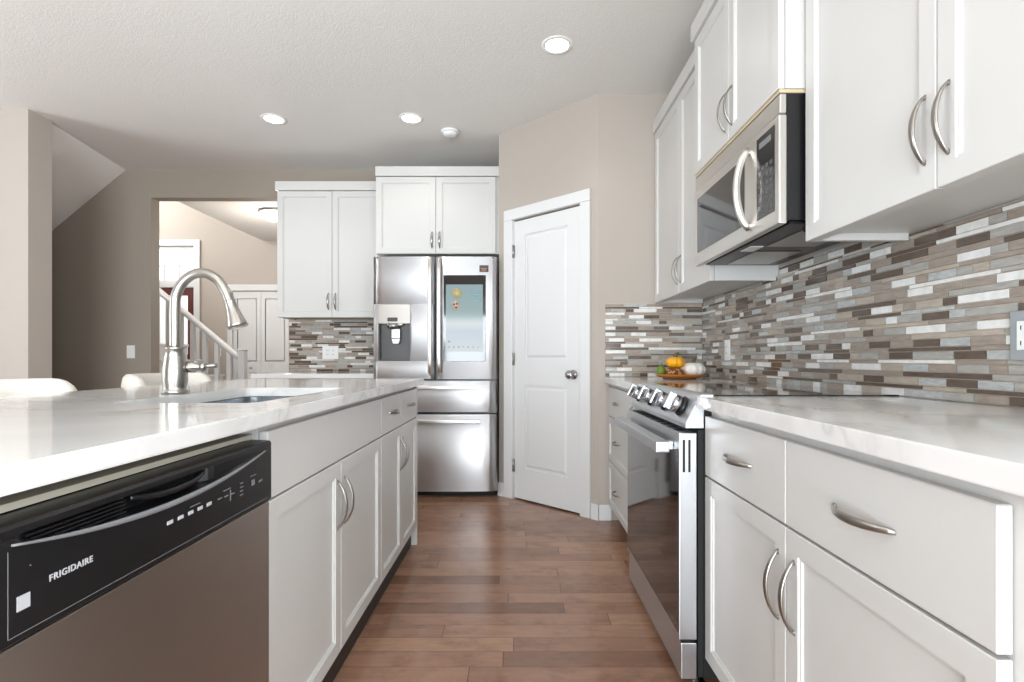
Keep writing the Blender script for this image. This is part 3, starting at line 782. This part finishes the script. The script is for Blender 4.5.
b = B(); box(b, .245, .345, -.0078, -.0072, 1.51, 1.54); box(b, .29, .35, -.0078, -.0072, 1.46, 1.50); obj('screen_tile', b, plain('teal_pixels', (80, 110, 116), .3, .15), sc_)
im_ = plain('slate_pixels', (110, 124, 132), .3, .1)
for k in range(7):
    b = B(); box(b, .10+k*.036, .112+k*.036, -.0078, -.0072, 1.117, 1.130); obj('screen_icon', b, im_, sc_)
b = B(); box(b, .10, .118, -.0078, -.0072, 1.16, 1.172); obj('screen_icon', b, im_, sc_)
b = B(); box(b, .332, .40, -.0005, .0095, 1.685, 1.735); obj('sticker', b, plain('dark_sticker', (52, 34, 30), .4), rd)
b = B(); box(b, .345, .387, -.0010, -.0004, 1.705, 1.712); box(b, .352, .380, -.0010, -.0004, 1.694, 1.699); obj('sticker_print', b, plain('orange_print', (170, 110, 60), .5), rd)
b = B(); box(b, -.44, .44, .06, .10, .004, .034); obj('base_grille', b, M['blackmat'], fr)
for s in (-1, 1):
    b = B(); box(b, s*.41-.03, s*.41+.03, .01, .12, 1.786, 1.803, .003); obj('hinge_cover', b, M['greyplastic'], fr)

# back base cabinet
t = thing('base_cabinet', 'white base cabinet below the back counter beside the refrigerator', 'cabinet', (-2.06, 4.085, 0))
base_body(t, .925, YB-4.085-.002, .882)
for x0, x1, hx in ((0, .4625, .43), (.4625, .925, .495)):
    d = slab(t, x0+G, x1-G, .679, .860); pull(d, (x0+x1)/2, .77, .13, False)
    d = shaker(t, x0+G, x1-G, .115, .673); pull(d, hx, .54, .15, True)

# ------------------------------------------------------------------ mosaic backsplashes (each tile its own bevelled face block in one mesh)
def mosaic(name, label, loc, rz, L, z0, z1, seed, extra=None):
    """local x along the wall, front -y, tiles 7 mm proud of a grout bed"""
    rnd = random.Random(seed); b = B(); box(b, 0, L, .0, .0045, z0, z1, mi=6)
    z = z0+.001; seq = [.0235, .0125, .0235, .0165, .0235, .0125]; i = 0
    thick_w = [.21, .22, .25, .17, .08, .07]
    while z < z1-.006:
        h = min(seq[i % len(seq)], z1-.001-z); thin = h < .02; i += 1
        x = -rnd.random()*.1; g = .0011
        last = None
        while x < L:
            w = rnd.choice((.15, .2, .3, .3)) if thin else rnd.choice((.098, .098, .098, .049, .147))
            for _ in range(4):
                mi = rnd.choices(range(6), (.34, .25, .14, .11, .06, .10) if thin else thick_w)[0]
                if mi != last: break
            last = mi
            a, c = max(0, x), min(L, x+w-g)
            if c-a > .004:
                y = -.0035-rnd.random()*.0012; e = .0009
                fr_ = [b.verts.new(p) for p in ((a+e, y, z+e), (c-e, y, z+e), (c-e, y, z+h-g-e), (a+e, y, z+h-g-e))]
                bk = [b.verts.new(p) for p in ((a, .001, z), (c, .001, z), (c, .001, z+h-g), (a, .001, z+h-g))]
                f = b.faces.new(fr_); f.material_index = mi
                for k in range(4):
                    f = b.faces.new((bk[k], bk[(k+1) % 4], fr_[(k+1) % 4], fr_[k])); f.material_index = mi
            x += w
        z += h
    if extra: return obj('tile_field', b, TILES, extra, recalc=False)
    o = obj(name, b, TILES, recalc=False); o.location = loc; o.rotation_euler = (0, 0, rz)
    return tag(o, label, 'backsplash')
tb = mosaic('tile_backsplash', 'long mosaic tile backsplash along the right wall behind the range', (WR-.0055, YP-.0085, 0), RM, 2.93, .921, 1.413, 3)
o = mosaic('', '', None, 0, .752, 1.4135, 1.449, 4, tb); o.location = (YP-.0085-2.350, 0, 0)
mosaic('tile_backsplash', 'short mosaic tile backsplash on the pantry wall behind the pumpkins', (.56, YP-.0055, 0), 0, WR-.57, .921, 1.39, 8)
mosaic('tile_backsplash', 'mosaic tile backsplash on the back wall left of the refrigerator', (-2.06, YB-.0055, 0), 0, .935, .921, 1.39, 12)

# ------------------------------------------------------------------ outlets and switches
def plate(name, label, cat, loc, rz, pm, im, kind='outlet'):
    t = thing(name, label, cat, loc, rz)
    b = B(); box(b, -.036, .036, -.006, -.0005, -.058, .058, .002, 2); obj('cover_plate', b, pm, t)
    if kind == 'outlet':
        b = B(); box(b, -.017, .017, -.0085, -.0062, -.034, .034, .001); rc = obj('receptacle', b, im, t)
        for zz in (-.018, .018):
            for xx in (-.006, .006):
                b = B(); box(b, xx-.0012, xx+.0012, -.0089, -.0083, zz-.005, zz+.005); obj('slot', b, M['blackmat'], rc)
    else:
        b = B(); prism(b, [(-.0062, -.033), (-.0085, -.033), (-.0065, 0), (-.0085, .033), (-.0062, .033)], -.016, .016, 'x'); obj('rocker', b, im, t)
    return t
plate('wall_outlet', 'grey framed outlet on the tile at the right edge', 'outlet', (WR-.0105, 1.205, 1.09), RM, M['greyplate'], M['white'])
plate('wall_outlet', 'white outlet on the tile behind the range corner', 'outlet', (WR-.0105, 2.92, 1.085), RM, M['white'], M['white'])
t = plate('wall_outlet', 'double white outlet plate on the tile left of the refrigerator', 'outlet', (-1.687, YB-.0105, 1.094), 0, M['white'], M['white'])
t.scale = (1, 1, 1)
for c in list(t.children):
    if c.name.startswith('cover_plate'):
        for v in c.data.vertices: v.co.x *= 2
    else:
        k = c.copy(); C.objects.link(k); k.parent = t; c.location.x = -.025; k.location.x = .025
        for g in c.children:
            q = g.copy(); C.objects.link(q); q.parent = k
plate('light_switch', 'white light switch on the dark back wall', 'switch', (-3.49, YB, 1.10), 0, M['white'], M['white'], 'switch')
plate('light_switch', 'small white light switch on the foyer wall behind the railing', 'switch', (-4.285, 7.45, 1.13), 0, M['white'], M['white'], 'switch')

# ------------------------------------------------------------------ ceiling fixtures
def downlight(x, y, label):
    t = thing('recessed_light', label, 'ceiling light', (x, y, CE))
    b = B(); lathe(b, [(.062, -.001), (.064, -.006), (.085, -.004), (.087, -.001)], 32); obj('trim_ring', b, M['white'], t)
    b = B(); lathe(b, [(0, -.0035), (.062, -.0035), (.062, -.001), (0, -.001)], 32); obj('lens', b, M['lens'], t)
    l = bpy.data.lights.new('downlight', 'SPOT'); l.energy = 4; l.spot_size = math.radians(130); l.spot_blend = .6; l.shadow_soft_size = .06; l.color = (1, .96, .9)
    o = bpy.data.objects.new('downlight', l); C.objects.link(o); o.parent = t; o.location = (0, 0, -.02)
downlight(.212, 2.823, 'recessed ceiling light over the aisle by the range cabinets')
downlight(-.757, 3.68, 'recessed ceiling light in front of the refrigerator cabinet')
downlight(-1.733, 3.69, 'recessed ceiling light over the far left of the island')
downlight(.212, .9, 'recessed ceiling light above the near right counter')
downlight(-.757, .9, 'recessed ceiling light above the dishwasher end of the island')
t = thing('smoke_detector', 'small round white smoke detector on the ceiling', 'smoke detector', (-.509, 3.89, CE))
b = B(); lathe(b, [(0, -.001), (.068, -.001), (.068, -.012), (.062, -.016), (0, -.016)], 32); obj('base', b, M['white'], t)
b = B(); lathe(b, [(0, -.0165), (.052, -.0165), (.05, -.028), (.044, -.036), (.02, -.038), (0, -.038)], 32); obj('cover', b, M['white'], t)
t = thing('hall_light', 'round glowing flush ceiling light in the hall', 'ceiling light', (-2.80, 6.03, CE))
b = B(); lathe(b, [(0, -.001), (.19, -.001), (.19, -.022), (0, -.022)], 32); obj('base', b, M['nickel'], t)
b = B(); lathe(b, [(.18, -.0225), (.178, -.04), (.15, -.075), (.1, -.1), (.04, -.112), (0, -.114)], 32); obj('shade', b, M['dome'], t)
b = B(); lathe(b, [(0, -.1145), (.01, -.1145), (.007, -.128), (0, -.13)], 12); obj('finial', b, M['nickel'], t)
l = bpy.data.lights.new('hall_lamp', 'POINT'); l.energy = 15; l.color = (1, .94, .86); l.shadow_soft_size = .1
o = bpy.data.objects.new('hall_lamp', l); C.objects.link(o); o.parent = t; o.location = (0, 0, -.6)

# ------------------------------------------------------------------ stair and railing in the foyer
SY = 6.0; SL = (1.808-1.075)/.88
b = B(); st0 = -3.22
pts = [(st0, 0)]
for k in range(6):
    x = st0-.24*k; pts += [(x, .2*(k+1)), (x-.24, .2*(k+1))]
pts += [(st0-.24*6, 0)]
prism(b, pts, SY+.06, SY+.95, 'y'); s_ = struct('stairs', b, M['trim'], 'white staircase rising to the left in the foyer', 'stairs')
for k in range(6):
    b = B(); x = st0-.24*k; box(b, x-.24, x+.025, SY+.05, SY+.95, .2*(k+1)+.001, .2*(k+1)+.028, .006, 2); obj('tread', b, M['trim'], s_)
rl = thing('stair_railing', 'white stair railing with square balusters beyond the hall opening', 'railing', (0, SY, 0))
b = B(); pts = [(-3.20, 0, 1.045), (-3.27, 0, 1.09), (-4.55, 0, 1.09+1.28*SL)]
sweep(b, pts, lambda i, t: [(-.03, -.025), (.03, -.025), (.034, .01), (.02, .03), (-.02, .03), (-.034, .01)]); obj('handrail', b, M['trim'], rl)
for k in range(9):
    x = -3.33-.14*k
    step = max(0, math.floor((st0-x)/.24))+1
    b = B(); box(b, x-.024, x+.024, -.022, .022, 0 if x > -3.3 else (.2*step-.2+.002 if False else .002), 1.09+(-3.27-x)*SL-.02, .003); obj('baluster', b, M['trim'], rl)
b = B(); box(b, -3.215, -3.140, -.038, .038, .002, 1.13, .003); box(b, -3.222, -3.133, -.045, .045, 1.131, 1.15, .004); obj('newel_post', b, M['trim'], rl)

# ------------------------------------------------------------------ bar stools on the seating side
def stool(y, label):
    t = thing('bar_stool', label, 'bar stool', (-1.70, y, 0), 0, 'upholstered stools behind the island')
    b = B(); n = 28; rows = []
    # back shell: wraps around the rear, inner and outer skin, rounded top
    for i in range(n+1):
        a = math.radians(-92+184*i/n); q_ = max(0, abs(a)/math.radians(92)-.72)/.28; drop = .05*(1-math.sqrt(max(0, 1-q_*q_)))
        dx, dy = -math.cos(a), math.sin(a); top = .962-drop*1.8; sec = []
        for rr, z in ((.225, .66), (.228, top-.05), (.235, top-.015), (.25, top), (.275, top), (.29, top-.015), (.297, top-.05), (.285, .70), (.262, .64)):
            e = 1.0
            sec.append(b.verts.new((dx*rr*.72, dy*rr*.98, z)))
        rows.append(sec)
    for r, q in zip(rows, rows[1:]):
        for j in range(9):
            f = b.faces.new((r[j], r[(j+1) % 9], q[(j+1) % 9], q[j])); f.smooth = True
    b.faces.new(rows[0]); b.faces.new(rows[-1][::-1])
    obj('backrest', b, M['fabric'], t)
    b = B(); prism(b, [(.19*math.cos(2*PI*k/24)*(1.1 if math.cos(2*PI*k/24) > 0 else .9), .215*math.sin(2*PI*k/24)) for k in range(24)], .585, .672, 'z', .02, 3); obj('seat', b, M['fabric'], t)
    for sx in (-1, 1):
        for sy in (-1, 1):
            b = B(); tube(b, [(sx*.12, sy*.13, .582), (sx*.19, sy*.20, .004)], lambda t: .017-.005*t, 10); obj('leg', b, M['tread'], t)
    b = B(); tube(b, [(.173, -.185, .20), (.173, .185, .20)], .008, 8); obj('footrest', b, M['tread'], t)
    return t
stool(1.74, 'cream upholstered bar stool at the left edge behind the island')
stool(2.63, 'cream upholstered bar stool behind the faucet, at the hall side')

# ------------------------------------------------------------------ harvest tray
TX, TY, TZ = .925, 2.98, .921
t = thing('tray', 'round amber wooden tray in the counter corner by the range', 'tray', (TX, TY, TZ))
b = B(); lathe(b, [(0, .001), (.085, .001), (.095, .006), (.128, .018), (.138, .024), (.137, .028), (.126, .023), (.092, .011), (0, .010)], 40); obj('dish', b, plain('amber_wood', (176, 112, 36), .3), t)
def pumpkin(label, loc, R, H, mat, stemmat, ribs=9):
    t = thing('pumpkin', label, 'pumpkin', loc)
    b = B(); K, NV = 54, 14; rings = []
    for i in range(NV+1):
        ph = PI*i/NV
        ring = []
        for j in range(K):
            a = 2*PI*j/K; f = 1-.11*abs(math.cos(a*ribs/2))**6*math.sin(ph)
            r = R*math.sin(ph)**.8*f+.002; z = H/2*(1-math.cos(ph)**1 if False else 1-math.cos(ph)) - (.10*H*(math.exp(-(r/(R*.3))**2)) if i > NV/2 else 0)
            ring.append(b.verts.new((r*math.cos(a), r*math.sin(a), z)))
        rings.append(ring)
    for p, q in zip(rings, rings[1:]):
        for j in range(K):
            f = b.faces.new((p[j], p[(j+1) % K], q[(j+1) % K], q[j])); f.smooth = True
    b.faces.new(rings[0][::-1]); b.faces.new(rings[-1]); obj('body', b, mat, t)
    b = B(); tube(b, bez([(0, 0, H*.88), (.002, 0, H+.006), (.010, .003, H+.016), (.018, .006, H+.019)], 5), lambda t: .010*(1-t)+.006, 8); obj('stem', b, stemmat, t)
    return t
stemm = plain('olive_stem', (96, 92, 58), .7)
pumpkin('small white pumpkin on the amber tray', (TX+.073, TY-.015, TZ+.0115), .066, .085, paint('white_pumpkin_skin', (232, 230, 224), .4, 0, 30, .05), stemm)
corn = paint('maroon_kernels', (120, 60, 44), .4, .0, 30, .2)
corn2 = paint('amber_kernels', (214, 168, 92), .4, .0, 30, .2)
def cone(label, loc, ang, L, R, mats):
    t = thing('corn_cob', label, 'corn cob', loc, ang)
    b = B(); rnd = random.Random(int(ang*100)+7)
    nr = 11
    for i in range(nr):
        u = (i+.5)/nr; r = R*math.sin(PI*min(.98, .12+.8*u))**.6
        for j in range(10):
            a = 2*PI*j/10+i*.3
            c = Vector(((u-.5)*L, r*.8*math.cos(a), R+r*.8*math.sin(a)))
            s = bmesh.ops.create_icosphere(b, subdivisions=1, radius=.0078, matrix=Matrix.Translation(c))
            mi = 0 if rnd.random() < .55 else 1
            for v in s['verts']:
                for f in v.link_faces: f.material_index = mi; f.smooth = True
    sweep(b, [((i/6-.5)*L*.96, 0, R) for i in range(7)], lambda i, t: circ(R*.75*math.sin(PI*min(.95, .1+.8*t))**.6, 10))
    obj('kernels', b, mats, t)
    b = B()
    for k in range(5):
        a = 2*PI*k/5
        sweep(b, bez([(L*.46, 0, R), (L*.54, .012*math.cos(a), R+.010*math.sin(a)), (L*.62, .022*math.cos(a), R+.016*math.sin(a)*.8)], 4), lambda i, t: circ(.008*math.sin(PI*(.15+.8*t))+.001, 6, .0012))
    obj('husk', b, plain('dry_husk', (206, 186, 128), .8), t)
cone('striped indian corn cob lying on the tray beside the green gourd', (TX-.040, TY-.058, TZ+.0125), 0.25, .10, .025, [corn, corn2])
cone('dark indian corn cob at the back of the tray under the yellow pumpkin', (TX-.035, TY+.016, TZ+.0125), 0.1, .10, .025, [corn2, corn])
pumpkin('small yellow orange pumpkin resting on the corn cobs', (TX-.028, TY-.018, TZ+.0615), .052, .066, paint('yellow_pumpkin_skin', (244, 172, 22), .4, 0, 30, .15), stemm, 8)
t = thing('gourd', 'small green gourd at the left side of the tray', 'gourd', (TX-.108, TY-.01, TZ+.019))
b = B(); lathe(b, [(0, 0), (.016, .002), (.024, .012), (.026, .026), (.022, .042), (.015, .052), (.008, .058), (0, .06)], 20); obj('body', b, paint('green_gourd_skin', (110, 140, 40), .5, 0, 30, .3), t)
b = B(); tube(b, [(0, 0, .059), (.003, 0, .070)], .003, 8); obj('stem', b, stemm, t)
